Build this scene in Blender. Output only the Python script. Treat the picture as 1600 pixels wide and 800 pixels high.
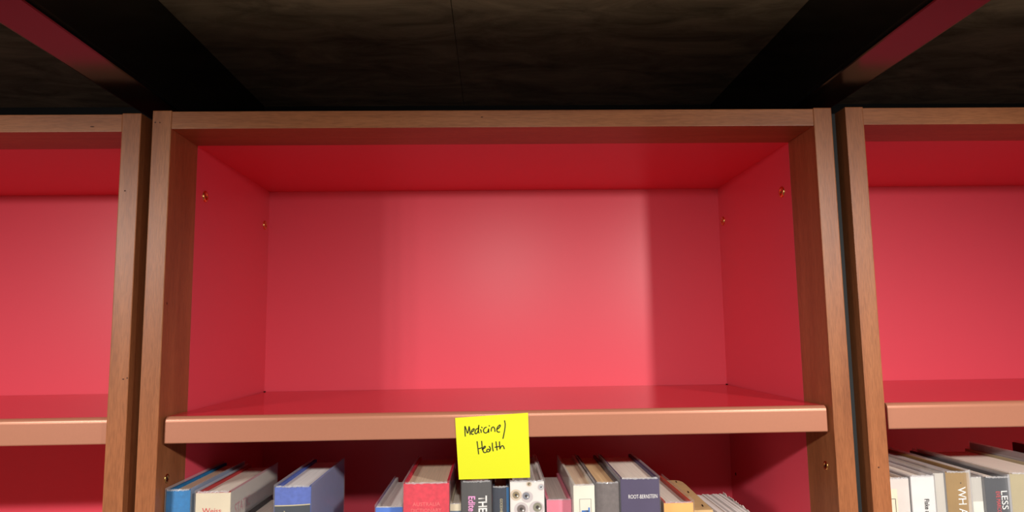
import bpy, bmesh, math, random
from mathutils import Vector, Matrix
random.seed(7)
for o in list(bpy.data.objects): bpy.data.objects.remove(o)
SC = bpy.context.scene
COL = SC.collection

# ------------------------------------------------------------------ camera
cam_d = bpy.data.cameras.new('camera'); cam = bpy.data.objects.new('camera', cam_d); COL.objects.link(cam)
cam_d.sensor_fit = 'HORIZONTAL'; cam_d.sensor_width = 36.0; cam_d.lens = 1080.3 / 1600 * 36
cam_d.clip_start = 0.01; cam_d.clip_end = 50
YAW, PIT, ROL = -0.0297, 0.1137, -0.0139
F = Vector((-math.sin(YAW) * math.cos(PIT), math.cos(YAW) * math.cos(PIT), math.sin(PIT)))
R = Vector((math.cos(YAW), math.sin(YAW), 0)); U = R.cross(F)
R2 = math.cos(ROL) * R + math.sin(ROL) * U; U2 = -math.sin(ROL) * R + math.cos(ROL) * U
M = Matrix((R2, U2, -F)).transposed().to_4x4(); M.translation = Vector((-0.0071, -0.6922, 0.0))
cam.matrix_world = M
SC.camera = cam

# ------------------------------------------------------------------ world, lamps, exposure
w = bpy.data.worlds.new('world'); SC.world = w; w.use_nodes = True
w.node_tree.nodes['Background'].inputs[0].default_value = (1.0, 0.90, 0.80, 1)
w.node_tree.nodes['Background'].inputs[1].default_value = 0.25
def downlight(name, loc, aim, power, radius, color, cone=120, blend=0.8):
    l = bpy.data.lights.new(name, 'SPOT'); l.energy = power; l.color = color
    l.shadow_soft_size = radius; l.spot_size = math.radians(cone); l.spot_blend = blend
    o = bpy.data.objects.new(name, l); COL.objects.link(o); o.location = loc
    o.rotation_euler = (Vector(aim) - Vector(loc)).to_track_quat('-Z', 'Y').to_euler()
    return o
WARM = (1.0, 0.94, 0.88)
downlight('downlight', (0.606, -0.78, 0.228), (0.46, 0.0, -0.80), 47, 0.022, WARM, 128, 1.0)
for k in (-0.87, -0.81, -0.75):                            # three small lamps of one fitting
    downlight('downlight', (k, -0.78, 0.228), (k + .22, 0.0, -0.80), 15, 0.018, WARM, 128, 1.0)
downlight('downlight', (0.035, -0.80, 0.228), (0.02, 0.0, -0.80), 20, 0.022, WARM, 128, 1.0)
SC.view_settings.view_transform = 'Standard'; SC.view_settings.look = 'None'
SC.view_settings.gamma = 1.0; SC.view_settings.use_curve_mapping = False
SC.view_settings.exposure = -0.06

# ------------------------------------------------------------------ materials
MATS = {}
def newmat(name):
    m = bpy.data.materials.new(name); m.use_nodes = True
    nt = m.node_tree; b = nt.nodes['Principled BSDF']
    return m, nt, b
def plain(name, col, rough=0.5, spec=0.5, metal=0.0, coat=0.0, coat_rough=0.1, bump=0.0, bscale=400.0, var=0.0, vscale=30.0):
    if name in MATS: return MATS[name]
    m, nt, b = newmat(name)
    b.inputs['Base Color'].default_value = (*col, 1); b.inputs['Roughness'].default_value = rough
    b.inputs['Specular IOR Level'].default_value = spec; b.inputs['Metallic'].default_value = metal
    b.inputs['Coat Weight'].default_value = coat; b.inputs['Coat Roughness'].default_value = coat_rough
    tc = nt.nodes.new('ShaderNodeTexCoord')
    if bump > 0:
        n = nt.nodes.new('ShaderNodeTexNoise'); n.inputs['Scale'].default_value = bscale; n.inputs['Detail'].default_value = 3
        bp = nt.nodes.new('ShaderNodeBump'); bp.inputs['Strength'].default_value = bump; bp.inputs['Distance'].default_value = 0.0004
        nt.links.new(tc.outputs['Object'], n.inputs['Vector']); nt.links.new(n.outputs['Fac'], bp.inputs['Height'])
        nt.links.new(bp.outputs['Normal'], b.inputs['Normal'])
    if var > 0:
        n2 = nt.nodes.new('ShaderNodeTexNoise'); n2.inputs['Scale'].default_value = vscale; n2.inputs['Detail'].default_value = 4
        r = nt.nodes.new('ShaderNodeValToRGB')
        r.color_ramp.elements[0].position = 0.3; r.color_ramp.elements[1].position = 0.7
        r.color_ramp.elements[0].color = (*[c * (1 - var) for c in col], 1); r.color_ramp.elements[1].color = (*[min(1, c * (1 + var)) for c in col], 1)
        nt.links.new(tc.outputs['Object'], n2.inputs['Vector']); nt.links.new(n2.outputs['Fac'], r.inputs['Fac'])
        nt.links.new(r.outputs['Color'], b.inputs['Base Color'])
    MATS[name] = m
    return m
def wood(name, axis, dark, mid, light):
    m, nt, b = newmat(name); L = nt.links
    tc = nt.nodes.new('ShaderNodeTexCoord')
    def stretched(along, across, seed, detail):
        mp = nt.nodes.new('ShaderNodeMapping')
        s = [across] * 3; s[axis] = along
        mp.inputs['Scale'].default_value = s; mp.inputs['Location'].default_value = (seed, seed * 1.7, seed * .6)
        n = nt.nodes.new('ShaderNodeTexNoise'); n.inputs['Scale'].default_value = 1.0; n.inputs['Detail'].default_value = detail; n.inputs['Distortion'].default_value = 0.6
        L.new(tc.outputs['Object'], mp.inputs['Vector']); L.new(mp.outputs['Vector'], n.inputs['Vector'])
        return n
    n1 = stretched(3.0, 55.0, 3.1, 4); n2 = stretched(80.0, 1100.0, 8.3, 2); n3 = stretched(4.0, 9.0, 1.2, 3)
    mix = nt.nodes.new('ShaderNodeMath'); mix.operation = 'MULTIPLY_ADD'; mix.inputs[1].default_value = 0.55
    L.new(n1.outputs['Fac'], mix.inputs[0])
    m3 = nt.nodes.new('ShaderNodeMath'); m3.operation = 'MULTIPLY'; m3.inputs[1].default_value = 0.45
    L.new(n3.outputs['Fac'], m3.inputs[0]); L.new(m3.outputs[0], mix.inputs[2])
    r = nt.nodes.new('ShaderNodeValToRGB'); e = r.color_ramp.elements
    e[0].position = 0.30; e[0].color = (*dark, 1); e[1].position = 0.68; e[1].color = (*light, 1)
    k = e.new(0.5); k.color = (*mid, 1)
    L.new(mix.outputs[0], r.inputs['Fac'])
    # fine pores darken the grain a little
    pr = nt.nodes.new('ShaderNodeMapRange'); pr.inputs['From Min'].default_value = 0.35; pr.inputs['From Max'].default_value = 0.6
    pr.inputs['To Min'].default_value = 0.78; pr.inputs['To Max'].default_value = 1.0
    L.new(n2.outputs['Fac'], pr.inputs['Value'])
    mul = nt.nodes.new('ShaderNodeMix'); mul.data_type = 'RGBA'; mul.blend_type = 'MULTIPLY'; mul.inputs['Factor'].default_value = 1.0
    L.new(r.outputs['Color'], mul.inputs['A']); L.new(pr.outputs['Result'], mul.inputs['B'])
    L.new(mul.outputs['Result'], b.inputs['Base Color'])
    bp = nt.nodes.new('ShaderNodeBump'); bp.inputs['Strength'].default_value = 0.15; bp.inputs['Distance'].default_value = 0.0003
    L.new(n2.outputs['Fac'], bp.inputs['Height']); L.new(bp.outputs['Normal'], b.inputs['Normal'])
    b.inputs['Roughness'].default_value = 0.40; b.inputs['Specular IOR Level'].default_value = 0.28
    return m
def pages(name, col, dark=0.86, scale=900.0):
    if name in MATS: return MATS[name]
    m, nt, b = newmat(name); L = nt.links
    tc = nt.nodes.new('ShaderNodeTexCoord'); mp = nt.nodes.new('ShaderNodeMapping')
    mp.inputs['Scale'].default_value = (scale, 14, 14)
    n = nt.nodes.new('ShaderNodeTexNoise'); n.inputs['Scale'].default_value = 1.0; n.inputs['Detail'].default_value = 3
    r = nt.nodes.new('ShaderNodeValToRGB'); r.color_ramp.elements[0].position = 0.3; r.color_ramp.elements[1].position = 0.62
    r.color_ramp.elements[0].color = (*[c * dark for c in col], 1); r.color_ramp.elements[1].color = (*col, 1)
    L.new(tc.outputs['Object'], mp.inputs['Vector']); L.new(mp.outputs['Vector'], n.inputs['Vector'])
    L.new(n.outputs['Fac'], r.inputs['Fac']); L.new(r.outputs['Color'], b.inputs['Base Color'])
    bp = nt.nodes.new('ShaderNodeBump'); bp.inputs['Strength'].default_value = 0.3; bp.inputs['Distance'].default_value = 0.0003
    L.new(n.outputs['Fac'], bp.inputs['Height']); L.new(bp.outputs['Normal'], b.inputs['Normal'])
    b.inputs['Roughness'].default_value = 0.8; b.inputs['Specular IOR Level'].default_value = 0.2
    MATS[name] = m
    return m
def clear_film(name, haze):
    m, nt, b = newmat(name); L = nt.links
    b.inputs['Base Color'].default_value = (0.86, 0.86, 0.88, 1); b.inputs['Roughness'].default_value = 0.12
    tr = nt.nodes.new('ShaderNodeBsdfTransparent'); mx = nt.nodes.new('ShaderNodeMixShader')
    lw = nt.nodes.new('ShaderNodeLayerWeight'); lw.inputs['Blend'].default_value = 0.25
    mr = nt.nodes.new('ShaderNodeMapRange'); mr.inputs['To Min'].default_value = haze; mr.inputs['To Max'].default_value = min(1, haze + 0.35)
    L.new(lw.outputs['Fresnel'], mr.inputs['Value']); L.new(mr.outputs['Result'], mx.inputs['Fac'])
    L.new(tr.outputs[0], mx.inputs[1]); L.new(b.outputs[0], mx.inputs[2])
    L.new(mx.outputs[0], nt.nodes['Material Output'].inputs['Surface'])
    return m
def ceiling_mat():
    m, nt, b = newmat('dark board'); L = nt.links
    tc = nt.nodes.new('ShaderNodeTexCoord'); mp = nt.nodes.new('ShaderNodeMapping'); mp.inputs['Scale'].default_value = (9, 22, 10)
    n = nt.nodes.new('ShaderNodeTexNoise'); n.inputs['Scale'].default_value = 1.0; n.inputs['Detail'].default_value = 8; n.inputs['Roughness'].default_value = 0.68; n.inputs['Distortion'].default_value = 0.8
    L.new(tc.outputs['Object'], mp.inputs['Vector']); L.new(mp.outputs['Vector'], n.inputs['Vector'])
    r = nt.nodes.new('ShaderNodeValToRGB'); e = r.color_ramp.elements
    e[0].position = 0.32; e[0].color = (0.17, 0.135, 0.092, 1); e[1].position = 0.66; e[1].color = (0.54, 0.44, 0.31, 1)
    L.new(n.outputs['Fac'], r.inputs['Fac']); L.new(r.outputs['Color'], b.inputs['Base Color'])
    bp = nt.nodes.new('ShaderNodeBump'); bp.inputs['Strength'].default_value = 0.35; bp.inputs['Distance'].default_value = 0.002
    L.new(n.outputs['Fac'], bp.inputs['Height']); L.new(bp.outputs['Normal'], b.inputs['Normal'])
    b.inputs['Roughness'].default_value = 0.55; b.inputs['Specular IOR Level'].default_value = 0.25
    return m

WOOD_V = wood('cherry wood upright grain', 2, (0.25, 0.082, 0.031), (0.345, 0.122, 0.047), (0.43, 0.165, 0.066))
WOOD_H = wood('cherry wood level grain', 0, (0.25, 0.082, 0.031), (0.345, 0.122, 0.047), (0.43, 0.165, 0.066))
RED = plain('red laminate', (0.80, 0.084, 0.128), 0.36, 0.38, bump=0.05, bscale=900)
SHELFRED = plain('deep red gloss steel', (0.66, 0.034, 0.046), 0.20, 0.5)
COPPER = plain('salmon painted steel', (0.51, 0.212, 0.130), 0.34, 0.5, metal=0.30, coat=0.5, coat_rough=0.16, bump=0.10, bscale=1500, var=0.015, vscale=400)
STEEL = plain('dark grey steel', (0.016, 0.018, 0.019), 0.65, 0.2, bump=0.4, bscale=1800)
BEAM = plain('gloss black paint', (0.006, 0.006, 0.006), 0.19, 0.5)
BLACK = plain('black wall paint', (0.006, 0.006, 0.007), 0.6, 0.3)
BRASS = plain('brass', (0.80, 0.50, 0.17), 0.25, 0.5, metal=1.0)
HOLE = plain('dark hole', (0.01, 0.006, 0.004), 0.9, 0.1)
KNOT = plain('dark knot', (0.07, 0.022, 0.010), 0.6, 0.3)
FILM = clear_film('clear film', 0.015)
FOLD = clear_film('folded clear film', 0.32)
YELLOW = plain('yellow paper', (0.74, 0.78, 0.022), 0.75, 0.25, bump=0.15, bscale=700)
INK = plain('black ink', (0.018, 0.016, 0.014), 0.6, 0.3)

# ------------------------------------------------------------------ mesh helpers
def add_box(bm, x0, x1, y0, y1, z0, z1, bevel=0.0):
    vs = [bm.verts.new(p) for p in ((x0,y0,z0),(x1,y0,z0),(x1,y1,z0),(x0,y1,z0),(x0,y0,z1),(x1,y0,z1),(x1,y1,z1),(x0,y1,z1))]
    fs = [bm.faces.new([vs[i] for i in q]) for q in ((3,2,1,0),(4,5,6,7),(0,1,5,4),(1,2,6,5),(2,3,7,6),(3,0,4,7))]
    if bevel > 0:
        es = list({e for f in fs for e in f.edges})
        bmesh.ops.bevel(bm, geom=es, offset=bevel, segments=2, profile=0.7, affect='EDGES')
def box(x0, x1, y0, y1, z0, z1, bevel=0.0):
    bm = bmesh.new(); add_box(bm, x0, x1, y0, y1, z0, z1, bevel); return bm
def extrude(pts, a0, a1, axis='z'):
    """closed outline pts extruded along an axis"""
    bm = bmesh.new()
    def P(p, a):
        return (p[0], p[1], a) if axis == 'z' else ((a, p[0], p[1]) if axis == 'x' else (p[0], a, p[1]))
    A = [bm.verts.new(P(p, a0)) for p in pts]; B = [bm.verts.new(P(p, a1)) for p in pts]
    n = len(pts)
    bm.faces.new(A[::-1]); bm.faces.new(B)
    for i in range(n): bm.faces.new((A[i], A[(i+1) % n], B[(i+1) % n], B[i]))
    return bm
def obj(name, bm, mat, parent=None, smooth=False):
    bmesh.ops.recalc_face_normals(bm, faces=bm.faces)
    me = bpy.data.meshes.new(name); bm.to_mesh(me); bm.free(); me.materials.append(mat)
    if smooth:
        for p in me.polygons: p.use_smooth = True
    o = bpy.data.objects.new(name, me); COL.objects.link(o)
    if parent is not None: o.parent = parent; o.matrix_parent_inverse = parent.matrix_basis.inverted()
    return o
def tag(o, label, cat, group=None):
    o['label'] = label; o['category'] = cat
    if group: o['group'] = group
    return o
def thing(name, label, cat, loc, group=None):
    o = bpy.data.objects.new(name, None); o.empty_display_size = 0.02; o.location = loc; COL.objects.link(o)
    return tag(o, label, cat, group)
def struct(name, bm, mat, label=None):
    o = obj(name, bm, mat); o['kind'] = 'structure'
    if label: o['label'] = label
    return o

# ------------------------------------------------------------------ the setting
FLOOR = -1.60; CEIL = 0.347; WALL = 0.327
struct('floor', box(-3.5, 3.5, -4.5, WALL + .1, FLOOR - .05, FLOOR), plain('pale carpet', (0.55, 0.48, 0.39), 0.95, 0.1, bump=0.5, bscale=900), 'pale carpet floor in front of the bookcases')
CM = ceiling_mat()
bm = box(-3.5, -0.0470, -4.5, WALL + .1, CEIL, CEIL + .06, .0008); add_box(bm, -0.0465, 3.5, -4.5, WALL + .1, CEIL, CEIL + .06, .0008)
struct('ceiling', bm, CM, 'dark mottled ceiling boards low above the bookcases')
struct('wall_back', box(-3.5, 3.5, WALL, WALL + .08, FLOOR, CEIL), BLACK, 'black wall behind the bookcases')
def beam(n, x0, x1, label):
    bm = bmesh.new()
    add_box(bm, x0, x1, -1.6, WALL, 0.2465, 0.2525, 0.0022)
    add_box(bm, x0 + .0022, x1 - .0022, -1.6, WALL, 0.2520, CEIL)
    struct('trim_%d' % n, bm, BEAM, label)
beam(1, -0.388, -0.3445, 'gloss black ceiling beam above the gap beside the left bookcase')
beam(2, 0.3285, 0.3735, 'gloss black ceiling beam above the gap beside the right bookcase')

# ------------------------------------------------------------------ bookcases
TH = 0.0191; BACK = 0.3126; STILE = 0.0642; SHELF = -0.0749; LIPH = 0.026; LIPY = 0.0067; SHELF2 = -0.385
def rounded_lip(y, ztop, h, r=0.0052, n=7):
    pts = [(y + 0.03, ztop), (y + r, ztop)]
    for i in range(1, n + 1):
        a = math.pi / 2 + i / n * math.pi / 2
        pts.append((y + r + r * math.cos(a), ztop - r + r * math.sin(a)))
    pts += [(y, ztop - h + .0008), (y + .0008, ztop - h), (y + .0022, ztop - h), (y + .0022, ztop - r - .001), (y + r + .001, ztop - .0022), (y + 0.03, ztop - .0022)]
    return pts
def shelf(parent, xl, xr, z, cl, cr):
    s = obj('shelf', box(xl + cl, xr - cr, LIPY + 0.0050, BACK - 0.0015, z - 0.0035, z), SHELFRED, parent)
    lp = rounded_lip(LIPY, z + 0.0001, LIPH)
    bm = extrude([(p[0], p[1]) for p in lp if p[0] <= LIPY + 0.0065], xl + cl, xr - cr, 'x')
    lip = obj('lip', bm, COPPER, s); lip['label'] = 'salmon rounded front lip'
    bv = lip.modifiers.new('soft ends', 'BEVEL'); bv.width = 0.0011; bv.segments = 2; bv.limit_method = 'ANGLE'
    for x in (xl + 0.003, xr - 0.003):                     # small clips at the rear corners
        obj('clip', box(x - .0012, x + .0012, BACK - .010, BACK - .007, z - .0005, z + .0012, .0004), HOLE, s)
    return s
def disc_x(x, y, z, r, t, sgn, n=20, hole=True):
    """flanged brass insert on a wall of constant x; sgn = side it faces"""
    bm = bmesh.new()
    prof = [(0, r), (t * .6, r), (t, r * .82), (t, r * .36), (t * .1, r * .30)] if hole else [(0, r), (t * .7, r), (t, r * .75), (t, r * .001)]
    rings = []
    for dx, rr in prof:
        rings.append([bm.verts.new((x + sgn * dx, y + rr * math.cos(a), z + rr * math.sin(a))) for a in [2 * math.pi * i / n for i in range(n)]])
    for A, B in zip(rings, rings[1:]):
        for i in range(n): bm.faces.new((A[i], A[(i+1) % n], B[(i+1) % n], B[i]))
    bm.faces.new(rings[-1])
    return bm
def bookcase(x0, dz, label, sl=-0.0, cl=0.003):
    x1 = x0 + 0.70; T = 0.2319 + dz; xi0 = x0 + TH; xi1 = x1 - TH; zb = FLOOR
    t = thing('bookcase', label, 'bookcase', ((x0 + x1) / 2, 0, FLOOR), 'row of bookcases')
    for a, b_ in ((x0, xi0), (xi1, x1)):
        obj('stile', box(a, b_, 0, STILE, zb, T, 0.0009), WOOD_V, t)
    for a, b_, inner in ((x0, xi0, 1), (xi1, x1, 0)):
        wa, wb = (a, b_ - .003) if inner else (a + .003, b_)
        ra, rb = (b_ - .003, b_) if inner else (a, a + .003)
        obj('outer_panel', box(wa, wb, STILE, BACK + .007, zb, T - .0005), WOOD_V, t)
        p = obj('side_panel', box(ra, rb, STILE, BACK, zb, T - TH), RED, t); p['label'] = 'red laminate inner side'
    obj('top_rail', box(xi0, xi1, 0.0004, STILE, T - TH, T - .0010, 0.0007), WOOD_H, t)
    p = obj('top_panel', box(xi0, xi1, STILE, BACK, T - TH, T - .002), RED, t); p['label'] = 'red laminate underside of the top'
    p = obj('back_panel', box(xi0, xi1, BACK, BACK + .006, zb, T - .002), RED, t); p['label'] = 'red laminate back'
    shelf(t, xi0, xi1, SHELF + sl, cl, 0.003)
    for z in (SHELF2, SHELF2 - .34, SHELF2 - .68, SHELF2 - 1.02): shelf(t, xi0, xi1, z, 0.003, 0.003)
    obj('kick_board', box(xi0, xi1, .02, .038, zb, zb + .08), WOOD_H, t)
    for x, s in ((xi0, 1), (xi1, -1)):
        for y, z in ((0.0880, 0.1605 + dz), (0.2945, 0.1608 + dz), (0.0223, -0.1365 + dz)):
            q = obj('shelf_pin_socket', disc_x(x, y, z, 0.0066 if y > .05 else 0.0046, 0.0018 if y > .05 else 0.0008, s), BRASS, t, True); q['label'] = 'brass shelf pin socket'
            obj('hole', disc_x(x + s * .0003, y, z, 0.0023, 0.0003, s, 12, False), HOLE, q)
        q = obj('screw_hole', disc_x(x, 0.2935, -0.1975, 0.0022, 0.0003, s, 12, False), HOLE, t)
    # a few small knots in the stiles
    return t
mid = bookcase(-0.35, 0.0, 'middle bookcase with cherry wood frame, red inside and yellow note on its shelf')
left = bookcase(-1.0613, -0.0027, 'left bookcase, cut by the picture edge, with no books in view', 0.0004)
right = bookcase(0.3647, 0.0007, 'right bookcase, cut by the picture edge, with pale books under its shelf', 0.0014, 0.0062)
def knot_y(parent, x, z, r, y=0.0, sx=1.0):
    bm = bmesh.new(); bmesh.ops.create_circle(bm, cap_ends=True, radius=r, segments=12)
    for v in bm.verts: v.co = Vector((x + v.co.x * sx, y - 0.00015, z + v.co.y))
    obj('knot', bm, KNOT, parent)
def knot_x(parent, x, y, z, r, s):
    bm = bmesh.new(); bmesh.ops.create_circle(bm, cap_ends=True, radius=r, segments=12)
    for v in bm.verts: v.co = Vector((x + s * 0.00015, y + v.co.x, z + v.co.y * 1.5))
    obj('knot', bm, KNOT, parent)
knot_x(mid, -0.3309, 0.0068, 0.036, 0.0009, 1)
knot_y(mid, -0.3472, 0.2195, 0.0007, sx=1.3); knot_y(mid, -0.3425, 0.2193, 0.0007)
knot_y(left, -0.3740, 0.1490, 0.0008); knot_y(left, -0.3665, -0.0375, 0.0007, sx=1.3); knot_y(left, -0.3628, -0.0365, 0.0007)
knot_y(left, -0.4100, 0.2155, 0.0005, sx=4.0); knot_y(mid, -0.0155, 0.2235, 0.0005, sx=2.4); knot_y(right, 0.3730, -0.1350, 0.0008)

# thin steel uprights standing in the gaps
tag(obj('steel_upright', box(0.3520, 0.3585, 0.0095, 0.30, FLOOR, 0.2285, 0.0005), STEEL), 'thin dark grey steel strip in the gap right of the middle bookcase', 'upright')
tag(obj('steel_upright', box(-0.3570, -0.3508, 0.0200, 0.30, FLOOR, 0.2285, 0.0005), STEEL), 'thin black steel strip in the gap left of the middle bookcase', 'upright')

# ------------------------------------------------------------------ books
def bulge(s, b): return b * (2 * s - 1) ** 2
def u_outline(x0, x1, ys, yb, th, b, off=0.0, n=10):
    out = [(x0 - off, yb)]
    out += [(x0 - off + (x1 - x0 + 2 * off) * i / n, ys - off + bulge(i / n, b)) for i in range(n + 1)]
    out += [(x1 + off, yb), (x1 + off - th, yb)]
    inn = [(x0 - off + th + (x1 - x0 + 2 * off - 2 * th) * i / n, ys - off + th + bulge(i / n, b)) for i in range(n + 1)]
    return out + inn[::-1] + [(x0 - off + th, yb)]
def text_mesh(body, size, bold=False, extrude_=0.0):
    c = bpy.data.curves.new('t', 'FONT'); c.body = body; c.size = size; c.resolution_u = 3
    if bold: c.offset = size * 0.022
    o = bpy.data.objects.new('t', c); COL.objects.link(o)
    dg = bpy.context.evaluated_depsgraph_get(); dg.update()
    me = bpy.data.meshes.new_from_object(o.evaluated_get(dg)); bm = bmesh.new(); bm.from_mesh(me)
    bpy.data.objects.remove(o); bpy.data.curves.remove(c); bpy.data.meshes.remove(me)
    return bm
def spine_text(bk, body, cap, z, xc, mat, rot=True, sx=1.0, bold=False):
    """cap = cap height in metres. rot: reads downward, z = top start, xc = middle of the letters; else z = baseline, xc = middle"""
    bm = text_mesh(body, cap / 0.7, bold)
    vs = [v.co.copy() for v in bm.verts]
    wd = max(v.x for v in vs); lo = min(v.x for v in vs)
    x0, x1, ys, b = bk['_s']
    for v in bm.verts:
        a, h = (v.co.x - lo) * sx, v.co.y
        if rot: X, Z = xc - cap / 2 + h, z - a
        else: X, Z = xc - (wd - lo) * sx / 2 + a, z + h
        s = min(1, max(0, (X - x0) / (x1 - x0)))
        v.co = Vector((X, ys + bulge(s, b) - 0.0003, Z))
    o = obj('lettering', bm, mat, bk); return o
def spine_patch(bk, pts, mat, name, lift=0.00025, parent=None):
    """flat print on the spine, following its curve; pts = outline in (x, z)"""
    bm = bmesh.new(); x0, x1, ys, b = bk['_s']
    def V(x, z): return bm.verts.new((x, ys + bulge(min(1, max(0, (x - x0) / (x1 - x0))), b) - lift, z))
    if len(pts) == 4:                                      # bands are cut into strips so that they hug the curve
        (ax, az), (bx, bz), (cx, cz), (dx, dz) = pts; n = 12
        A = [V(ax + (bx - ax) * i / n, az + (bz - az) * i / n) for i in range(n + 1)]
        B = [V(dx + (cx - dx) * i / n, dz + (cz - dz) * i / n) for i in range(n + 1)]
        for i in range(n): bm.faces.new((A[i], A[i+1], B[i+1], B[i]))
    else:
        bm.faces.new([V(x, z) for x, z in pts])
    return obj(name, bm, mat, parent or bk)
def frame_patch(bk, xa, xb, za, zb, w, mat, name='printed_frame'):
    bm = bmesh.new(); x0, x1, ys, b = bk['_s']
    for (a, b_, c, d) in ((xa, xb, zb - w, zb), (xa, xa + w, za, zb - w), (xb - w, xb, za, zb - w)):
        bm.faces.new([bm.verts.new((x, ys + bulge((x - x0) / (x1 - x0), b) - .0003, z)) for x, z in ((a, c), (b_, c), (b_, d), (a, d))])
    return obj(name, bm, mat, bk)
def book(label, x0, x1, zt, ys, yb, cover, page, b=0.0016, th=0.0026, drop=0.003, film=True, jacket=None, group=None, fold=1.0, rise=0.0022, zb=SHELF2):
    bk = thing('book', label, 'book', ((x0 + x1) / 2, (ys + yb) / 2, zb), group)
    bk['_s'] = (x0, x1, ys, b)
    obj('cover', extrude(u_outline(x0, x1, ys, yb, th, b), zb, zt), cover, bk)
    obj('page_block', box(x0 + th, x1 - th, ys + th + b * .6 + .0006, yb - .004, zb + .003, zt - drop), page, bk)
    e = 0.0
    if jacket is not None:
        obj('dust_jacket', extrude(u_outline(x0, x1, ys, yb, .0003, b, .0004), zb + .0005, zt - .0004), jacket, bk); e = .0004
        bk['_s'] = (x0, x1, ys - .0004, b)
    if film:
        obj('clear_cover', extrude(u_outline(x0, x1, ys, yb + .0006, .00035, b, .0009 + e), zb + .0005, zt + rise), FILM, bk)
    if fold > 0:                                           # crinkled film folded over the head of the spine
        bm = bmesh.new(); n = 22; rows = []
        for k, (dy, dz) in enumerate(((-.0009 - e, -.0002), (-.0006, .0016), (.0016, .0006))):
            rows.append([bm.verts.new((x0 + (x1 - x0) * (.04 + .92 * i / n), ys + bulge(.04 + .92 * i / n, b) + dy + random.uniform(-.0004, .0004) * fold, zt + dz * .8 * fold + random.uniform(-.0004, .0004) * fold)) for i in range(n + 1)])
        for A, B in zip(rows, rows[1:]):
            for i in range(n):
                bm.faces.new((A[i], A[i+1], B[i+1], B[i]))
        obj('folded_film', bm, FOLD, bk)
    return bk
def cloth(name, c, var=0.12): return plain(name, c, 0.65, 0.35, bump=0.5, bscale=2500, var=var, vscale=260)
def paper(name, c, rough=0.45): return plain(name, c, rough, 0.4, var=0.04, vscale=60)
P_TAN = pages('tan pages', (0.78, 0.61, 0.43)); P_CREAM = pages('cream pages', (0.84, 0.77, 0.66)); P_WHITE = pages('white pages', (0.90, 0.88, 0.84)); P_GREY = pages('greyish pages', (0.72, 0.67, 0.60), .45, 500); P_ORANGE = pages('amber pages', (0.84, 0.60, 0.32))
WHITE_INK = plain('white ink', (0.82, 0.80, 0.77), 0.5, 0.3); RED_INK = plain('red ink', (0.62, 0.06, 0.07), 0.5, 0.3)
PINK_INK = plain('pink ink', (0.80, 0.33, 0.62), 0.5, 0.3); BLUE_INK = plain('blue ink', (0.02, 0.16, 0.52), 0.5, 0.3); GOLD_INK = plain('gold stamping', (0.72, 0.62, 0.36), 0.4, 0.5, metal=0.3)
PALE_STAMP = plain('worn pale stamping', (0.78, 0.16, 0.16), 0.6, 0.3); GREY_INK = plain('grey ink', (0.30, 0.28, 0.26), 0.6, 0.3)
G1 = 'books under the shelf of the middle bookcase'; G2 = 'books under the shelf of the right bookcase'

b1 = book('bright blue cloth book at the left end of the middle row', -0.3285, -0.3052, -0.1470, 0.016, 0.166, cloth('bright blue cloth', (0.012, 0.18, 0.44)), P_TAN, group=G1)
b2 = book('cream book with red edges and red lettering, second from the left post', -0.2980, -0.2652, -0.1490, 0.014, 0.162, plain('red paper board', (0.45, 0.03, 0.035), 0.5), P_CREAM, b=0.0006, jacket=paper('cream jacket', (0.66, 0.58, 0.43)), group=G1)
spine_text(b2, 'Weiss', 0.0052, -0.1687, -0.2825, RED_INK, rot=False)
bm = text_mesh('STATIC', 0.0150); lo = min(v.co.x for v in bm.verts)
for v in bm.verts: v.co = Vector((-0.2652 + .0006, 0.026 + (v.co.x - lo) * .9, -0.1735 + v.co.y))
obj('lettering', bm, RED_INK, b2)
b3 = book('low pale paperback tucked beside the red-edged cream book', -0.2625, -0.2245, -0.1785, 0.030, 0.136, plain('charcoal card', (0.05, 0.05, 0.05), 0.5), P_CREAM, th=.0012, drop=.005, film=False, fold=0, group=G1)
b4 = book('violet blue cloth book with a dark label band and gold line', -0.2225, -0.1872, -0.1455, 0.014, 0.169, cloth('violet blue cloth', (0.085, 0.14, 0.47)), pages('bluish white pages', (0.82, 0.83, 0.82)), group=G1)
spine_patch(b4, [(-0.2222, -0.1637), (-0.1876, -0.1628), (-0.1876, -0.21), (-0.2222, -0.21)], plain('dark label', (0.035, 0.045, 0.06), 0.5), 'label_band')
spine_patch(b4, [(-0.2222, -0.1637), (-0.1876, -0.1628), (-0.1876, -0.1618), (-0.2222, -0.1627)], GOLD_INK, 'gold_line', .0004)
spine_text(b4, 'vinany', 0.0072, -0.1745, -0.2050, GOLD_INK, rot=False)
b5 = book('white topped book with a blue spine, left of the thick red book', -0.1258, -0.0985, -0.1700, 0.030, 0.177, paper('white board', (0.62, 0.62, 0.62)), P_WHITE, b=.0008, drop=.005, jacket=paper('blue jacket spine', (0.07, 0.19, 0.62)), group=G1, fold=.6)
b6 = book('thick red cloth book with worn pale stamping', -0.0962, -0.0514, -0.1442, 0.012, 0.163, cloth('red cloth', (0.66, 0.035, 0.065)), P_TAN, b=.0012, group=G1)
spine_text(b6, 'AUSTRALIA', 0.0035, -0.1655, -0.0737, PALE_STAMP, rot=False, sx=1.05)
spine_text(b6, 'DICTIONARY', 0.0035, -0.1715, -0.0737, PALE_STAMP, rot=False, sx=1.0)
b7 = book('narrow book with cream and slate spine, between red and charcoal books', -0.0508, -0.0400, -0.1655, 0.018, 0.150, paper('pale cream board', (0.66, 0.58, 0.42)), P_CREAM, b=.0004, th=.0018, drop=.003, group=G1, fold=.4)
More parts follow.
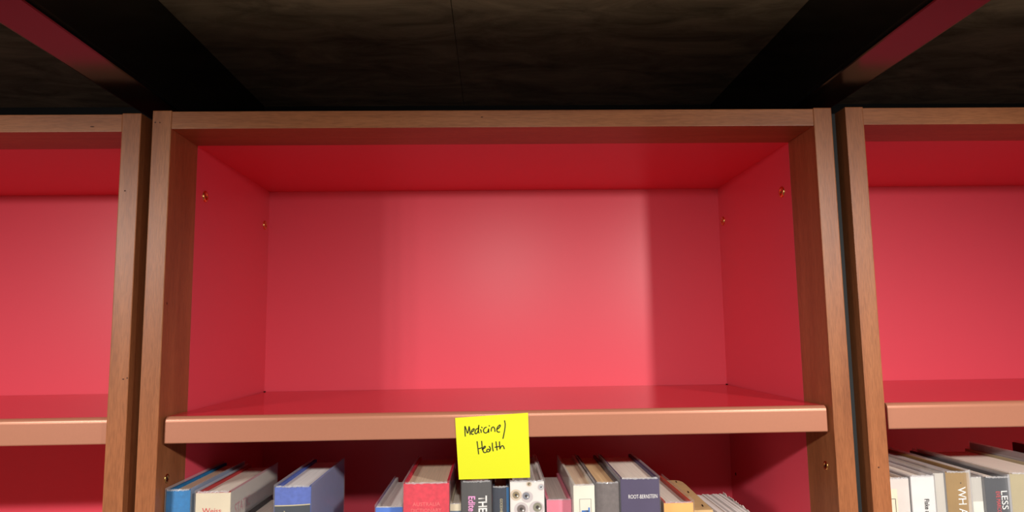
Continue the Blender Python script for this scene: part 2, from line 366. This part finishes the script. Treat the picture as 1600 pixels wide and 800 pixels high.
spine_patch(b7, [(-0.0506, -0.1722), (-0.0402, -0.1722), (-0.0402, -0.22), (-0.0506, -0.22)], plain('slate ink', (0.10, 0.15, 0.21), .5), 'slate_band')
b8 = book('charcoal book with white and pink lettering under the yellow note', -0.0392, -0.0098, -0.1440, 0.013, 0.160, paper('charcoal jacket', (0.075, 0.072, 0.072)), P_TAN, b=.0026, group=G1)
spine_text(b8, 'THE', 0.0082, -0.1573, -0.0183, WHITE_INK, bold=True, sx=.72); spine_text(b8, 'Edite', 0.0066, -0.1575, -0.0291, PINK_INK, bold=True, sx=.78)
b9 = book('narrow dark navy book with a bright blue edge', -0.0088, 0.0078, -0.1502, 0.016, 0.155, cloth('dark navy cloth', (0.025, 0.034, 0.055)), pages('brown pages', (0.30, 0.17, 0.10)), b=.0022, film=True, group=G1, rise=.001)
spine_text(b9, 'GOODHE', 0.0027, -0.1610, 0.0000, GOLD_INK, sx=.8)
spine_patch(b9, [(0.0052, -0.1506), (0.0077, -0.1506), (0.0077, -0.22), (0.0052, -0.22)], plain('blue edge ink', (0.02, 0.17, 0.42), .5), 'blue_edge')
b10 = book('white book with printed eyeballs, right of the narrow navy book', 0.0088, 0.0424, -0.1445, 0.012, 0.168, paper('white jacket', (0.74, 0.71, 0.67)), P_GREY, b=.0012, group=G1)
EYE_W = plain('eyeball print', (0.56, 0.50, 0.50), .45); EYE_W2 = plain('tan eyeball print', (0.62, 0.50, 0.38), .45); PUP = plain('pupil print', (0.035, 0.025, 0.02), .4)
def eye(xc, zc, r, iris, w, tilt=0.0):
    def ell(cx, cz, rx, rz, n=20):
        return [(min(0.0422, max(0.0090, cx + rx * math.cos(2 * math.pi * i / n))), cz + rz * math.sin(2 * math.pi * i / n)) for i in range(n)]
    e = spine_patch(b10, ell(xc + tilt, zc - abs(tilt), r * 1.35, r * 1.28), w, 'eyeball', .00025)
    spine_patch(b10, ell(xc, zc, r * .86, r * .86), GREY_INK, 'iris_ring', .00030, e)
    spine_patch(b10, ell(xc, zc, r * .76, r * .76), iris, 'iris', .00035, e)
    spine_patch(b10, ell(xc, zc, r * .32, r * .32), PUP, 'pupil', .0004, e)
    spine_patch(b10, ell(xc + r * .35, zc - r * .25, r * .17, r * .17, 10), WHITE_INK, 'glint', .00045, e)
HAZEL = plain('hazel iris print', (0.26, 0.20, 0.10), .45); GREYI = plain('grey iris print', (0.20, 0.21, 0.25), .45); DUSK = plain('brown grey iris print', (0.17, 0.13, 0.12), .45); OLIVE = plain('olive iris print', (0.24, 0.23, 0.16), .45)
eye(0.0145, -0.1570, 0.0042, HAZEL, EYE_W2); eye(0.0245, -0.1580, 0.0043, GREYI, EYE_W, .0010)
eye(0.0195, -0.1705, 0.0052, DUSK, EYE_W); eye(0.0355, -0.1690, 0.0054, OLIVE, EYE_W, -.0010); eye(0.0275, -0.1466, 0.0020, HAZEL, EYE_W2); eye(0.0395, -0.1500, 0.0026, plain('pale blue iris print', (.45, .48, .52), .4), EYE_W)
b11 = book('short pink book right of the eyeball book', 0.0458, 0.0708, -0.1660, 0.028, 0.163, paper('pink jacket', (0.82, 0.24, 0.33)), pages('pale grey pages', (0.80, 0.74, 0.67)), b=.0004, drop=.004, group=G1, fold=.6)
b12 = book('white book with a thin framed panel and blue letter', 0.0716, 0.0925, -0.1492, 0.013, 0.186, paper('ivory jacket', (0.74, 0.71, 0.60)), P_TAN, b=.0006, group=G1)
frame_patch(b12, 0.0772, 0.0890, -0.22, -0.1622, .00045, GREY_INK); spine_text(b12, 'T', 0.0078, -0.1705, 0.0834, BLUE_INK, bold=True)
b13 = book('taupe grey book between the white and the purple book', 0.0938, 0.1175, -0.1478, 0.013, 0.176, cloth('taupe grey cloth', (0.15, 0.125, 0.12)), P_ORANGE, b=.0030, group=G1)
b14 = book('thick dark purple book with white author lettering', 0.1187, 0.1573, -0.1440, 0.012, 0.156, paper('dark purple jacket', (0.060, 0.044, 0.105)), P_CREAM, b=.0014, group=G1)
spine_text(b14, 'ROOT-BERNSTEIN', 0.0038, -0.1627, 0.1405, WHITE_INK, rot=False, sx=0.66)
b15 = book('orange book with a red lining, right of the purple book', 0.1645, 0.1935, -0.1705, 0.025, 0.159, plain('coral board', (0.55, 0.07, 0.045), .5), P_CREAM, b=.0006, drop=.004, jacket=paper('orange jacket', (0.82, 0.42, 0.12)), group=G1, fold=.7)
# tan card binder, its stapled edge flared to the right
tb = thing('card_binder', 'tan card binder with three black staples beside the orange book', 'binder', (0.2, 0.1, SHELF2))
CARD = plain('tan card', (0.60, 0.40, 0.19), 0.75, 0.2, bump=.3, bscale=900, var=.06, vscale=120)
obj('card', extrude([(0.1958, .030), (0.2152, .030), (0.2208, .150), (0.2207, .164), (0.2185, .1715), (0.2140, .1745), (0.2020, .1745)], SHELF2, -0.1795), CARD, tb)
for x, y in ((0.2135, 0.1645), (0.2126, 0.1095), (0.2098, 0.0470)):
    bm = box(-.0005, .0005, -.0038, .0038, 0, .0006)
    rot = Matrix.Rotation(math.radians(-8), 4, 'Z')
    for v in bm.verts: v.co = (rot @ v.co) + Vector((x, y, -0.1796))
    obj('staple', bm, HOLE, tb)
# bundle of loose pamphlets
pb = thing('pamphlet_bundle', 'bundle of thin white pamphlets with ragged edges at the right end', 'pamphlets', (0.245, 0.1, SHELF2))
SH = [paper('white sheet', (0.88, 0.86, 0.83), .7), paper('grey sheet', (0.55, 0.54, 0.52), .7), paper('warm sheet', (0.80, 0.75, 0.70), .7)]
x = 0.2225; k = 0
while x < 0.2700:
    t_ = random.uniform(.0014, .0030); zt = -0.1972 + (x - .22) * .035 + random.uniform(-.0007, .0005)
    lean = 0.0
    obj('sheet', box(x, x + t_ * .88, 0.034 + random.uniform(0, .006), 0.170 + random.uniform(-.0015, .001), SHELF2, zt), SH[(0, 2, 0, 1, 0, 2, 1, 0)[k % 8]], pb)
    x += t_; k += 1
bm = bmesh.new()                                          # frayed outer sheet
n = 40; A = []; B = []
for i in range(n + 1):
    y = .034 + .137 * i / n
    A.append(bm.verts.new((0.2712, y, SHELF2))); B.append(bm.verts.new((0.2716 + random.uniform(0, .0012), y, -0.1950 + random.uniform(-.0014, .0016))))
for i in range(n): bm.faces.new((A[i], A[i+1], B[i+1], B[i]))
fr = obj('frayed_sheet', bm, SH[2], pb); s_ = fr.modifiers.new('thick', 'SOLIDIFY'); s_.thickness = .0006

# right bookcase
r2 = book('off-white book with a framed corner label, beside the right post', 0.3905, 0.4105, -0.1492, 0.014, 0.165, paper('warm white jacket', (0.62, 0.56, 0.52)), P_TAN, b=.0004, group=G2)
spine_patch(r2, [(0.3906, -0.159), (0.3975, -0.159), (0.3975, -0.22), (0.3906, -0.22)], paper('cream label', (0.70, 0.63, 0.48)), 'spine_label', .0005)
frame_patch(r2, 0.3880, 0.3955, -0.22, -0.1685, .0005, INK).location.y = -.0004
spine_text(r2, 'T', 0.0040, -0.1815, 0.4048, GREY_INK)
r3 = book('white book with black upright lettering in the right bookcase', 0.4116, 0.4352, -0.1470, 0.012, 0.170, paper('bright white jacket', (0.66, 0.645, 0.635)), P_CREAM, b=.0004, group=G2)
spine_text(r3, 'Fiske a', 0.0046, -0.1690, 0.4262, INK, sx=.78, bold=True)
r4 = book('slim pale grey book left of the gold one', 0.4362, 0.4470, -0.1447, 0.014, 0.165, paper('pale grey jacket', (0.50, 0.47, 0.42)), P_CREAM, b=.0008, th=.0018, group=G2, fold=0)
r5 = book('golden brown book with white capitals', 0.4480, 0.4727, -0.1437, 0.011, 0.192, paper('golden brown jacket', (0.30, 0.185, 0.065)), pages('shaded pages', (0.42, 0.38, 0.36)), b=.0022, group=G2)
for ch, z in (('W', -0.1578), ('H', -0.1690), ('A', -0.1786)): spine_text(r5, ch, 0.0085, z, 0.4622, WHITE_INK, sx=.85)
spine_patch(r5, [(0.4615 + .0006 * math.cos(i), -0.1540 + .0006 * math.sin(i)) for i in [k * .7854 for k in range(8)]], INK, 'printed_dot')
r6 = book('slim light grey book with a white panel, right of the gold one', 0.4752, 0.4868, -0.1498, 0.016, 0.160, paper('light grey jacket', (0.47, 0.45, 0.41)), P_CREAM, b=.0004, th=.0018, group=G2, fold=.5)
spine_patch(r6, [(0.4758, -0.1735), (0.4866, -0.1735), (0.4866, -0.22), (0.4758, -0.22)], paper('ivory panel', (0.70, 0.68, 0.60)), 'panel')
r7 = book('dark slate book with white and red lettering', 0.4878, 0.5132, -0.1498, 0.012, 0.176, paper('dark slate jacket', (0.058, 0.062, 0.072)), P_CREAM, b=.0016, group=G2, rise=.003)
spine_text(r7, 'LESS', 0.0070, -0.1628, 0.5062, WHITE_INK); spine_text(r7, 'EVE MARCO', 0.0042, -0.1632, 0.4995, RED_INK, sx=.66)
r8 = book('thick khaki book at the right picture edge', 0.5152, 0.5780, -0.1470, 0.014, 0.168, paper('khaki jacket', (0.41, 0.35, 0.215)), P_CREAM, b=.0014, group=G2)
spine_patch(r8, [(0.530, -0.158), (0.556, -0.158), (0.556, -0.178), (0.530, -0.178)], GREY_INK, 'printed_block')
r9 = book('dark maroon book partly out of view beyond the khaki one', 0.5800, 0.6360, -0.1400, 0.014, 0.165, plain('dark maroon board', (0.10, 0.012, 0.014), .5), P_CREAM, drop=.012, group=G2)
for o in list(bpy.data.objects):
    if '_s' in o.keys(): del o['_s']

# ------------------------------------------------------------------ sticky note with handwriting
NT = [(-0.0448, -0.0806), (0.0274, -0.0768), (0.0286, -0.1403), (-0.0416, -0.1408)]
def note_y(z):
    k = max(0.0, (-0.094 - z) / 0.047)
    return 0.0056 + 0.0052 * k ** 1.6
note = thing('sticky_note', 'bright yellow sticky note with handwriting stuck on the middle shelf edge', 'note', (-0.008, 0.006, -0.14))
bm = bmesh.new(); nu, nv = 12, 16; G = []
for j in range(nv + 1):
    v = j / nv; row = []
    for i in range(nu + 1):
        u = i / nu
        x = (1-u)*(1-v)*NT[0][0] + u*(1-v)*NT[1][0] + u*v*NT[2][0] + (1-u)*v*NT[3][0]
        z = (1-u)*(1-v)*NT[0][1] + u*(1-v)*NT[1][1] + u*v*NT[2][1] + (1-u)*v*NT[3][1]
        row.append(bm.verts.new((x, note_y(z), z)))
    G.append(row)
for j in range(nv):
    for i in range(nu): bm.faces.new((G[j][i], G[j][i+1], G[j+1][i+1], G[j+1][i]))
pp = obj('paper', bm, YELLOW, note); s_ = pp.modifiers.new('thick', 'SOLIDIFY'); s_.thickness = .00025; s_.offset = -1
STROKES = [[(-0.0352,-0.0891),(-0.0352,-0.0922),(-0.0351,-0.0949),(-0.0349,-0.0984)],[(-0.0349,-0.0891),(-0.0338,-0.0922),(-0.0326,-0.0955),(-0.0315,-0.0919),(-0.031,-0.0892),(-0.0304,-0.0929),(-0.0301,-0.0969)],[(-0.0288,-0.0944),(-0.0272,-0.0938),(-0.0261,-0.0923),(-0.0262,-0.0914),(-0.0271,-0.0915),(-0.0285,-0.0932),(-0.029,-0.0954),(-0.0282,-0.0966),(-0.0269,-0.0966)],[(-0.0226,-0.0912),(-0.0242,-0.092),(-0.0252,-0.0942),(-0.025,-0.096),(-0.0235,-0.0959),(-0.0222,-0.0936),(-0.0217,-0.0909),(-0.0215,-0.0881)],[(-0.0215,-0.0881),(-0.0219,-0.0921),(-0.0217,-0.0946),(-0.0213,-0.0956)],[(-0.02,-0.0923),(-0.0193,-0.0931),(-0.0192,-0.0951)],[(-0.0188,-0.0899),(-0.0182,-0.0905)],[(-0.0141,-0.0901),(-0.0157,-0.0907),(-0.017,-0.0931),(-0.0162,-0.0951),(-0.0146,-0.0956),(-0.0129,-0.0947),(-0.0121,-0.0929),(-0.0119,-0.0919)],[(-0.0119,-0.0918),(-0.0118,-0.0935),(-0.0118,-0.0951)],[(-0.0113,-0.0886),(-0.011,-0.089)],[(-0.0093,-0.094),(-0.0091,-0.0917),(-0.0081,-0.0902),(-0.0067,-0.0902),(-0.0058,-0.0921),(-0.0056,-0.0943)],[(-0.0038,-0.0924),(-0.0017,-0.0911),(-0.0003,-0.0892),(-0.0005,-0.0882),(-0.0016,-0.0887),(-0.0034,-0.0911),(-0.0036,-0.0938),(-0.0025,-0.095),(-0.001,-0.0949)],[(0.004,-0.0841),(0.0046,-0.0877),(0.0041,-0.0925),(0.003,-0.0979),(0.0022,-0.1013)],[(-0.0233,-0.1039),(-0.0226,-0.1099),(-0.0219,-0.1159)],[(-0.0188,-0.1036),(-0.0185,-0.1077),(-0.0182,-0.1119)],[(-0.0225,-0.111),(-0.0203,-0.1104),(-0.0182,-0.1098)],[(-0.0173,-0.1111),(-0.0156,-0.1099),(-0.0152,-0.1087),(-0.0162,-0.1086),(-0.0173,-0.1105),(-0.0176,-0.1126),(-0.0168,-0.1144),(-0.0154,-0.1147),(-0.0143,-0.1142)],[(-0.0114,-0.1087),(-0.0103,-0.1109),(-0.011,-0.1133),(-0.0129,-0.1141),(-0.0139,-0.113),(-0.0132,-0.1116),(-0.0118,-0.1116),(-0.0108,-0.1129)],[(-0.0084,-0.1055),(-0.0082,-0.1096),(-0.0076,-0.1132)],[(-0.0047,-0.1044),(-0.0042,-0.1086),(-0.0037,-0.1125)],[(-0.0057,-0.1097),(-0.0035,-0.1093),(-0.0016,-0.1089)],[(-0.0013,-0.1044),(-0.0011,-0.1081),(-0.0008,-0.1114)],[(-0.0008,-0.1111),(0.0006,-0.1087),(0.002,-0.1084),(0.0028,-0.1095),(0.0034,-0.1113)]]
def catmull(p, n=5):
    if len(p) < 3: return [Vector(a) for a in p]
    P = [Vector(a) for a in p]; P = [2 * P[0] - P[1]] + P + [2 * P[-1] - P[-2]]; out = []
    for i in range(1, len(P) - 2):
        for k in range(n):
            t = k / n; a, b, c, d = P[i-1], P[i], P[i+1], P[i+2]
            out.append(0.5 * ((2*b) + (c-a)*t + (2*a-5*b+4*c-d)*t*t + (3*b-a-3*c+d)*t**3))
    return out + [P[-2]]
bm = bmesh.new(); HW = 0.00050
for st in STROKES:
    c = catmull(st)
    for i, p in enumerate(c):
        bm2 = [bm.verts.new((p.x + HW * math.cos(a), note_y(p.y) - .00022, p.y + HW * math.sin(a))) for a in [k * math.pi / 4 for k in range(8)]]
        bm.faces.new(bm2)
    for p, q in zip(c, c[1:]):
        d = (q - p)
        if d.length < 1e-7: continue
        n_ = Vector((-d.y, d.x)).normalized() * HW
        bm.faces.new([bm.verts.new((s.x, note_y(s.y) - .00025, s.y)) for s in (p + n_, p - n_, q - n_, q + n_)])
hw = obj('handwriting', bm, INK, note); hw['label'] = 'black pen handwriting'
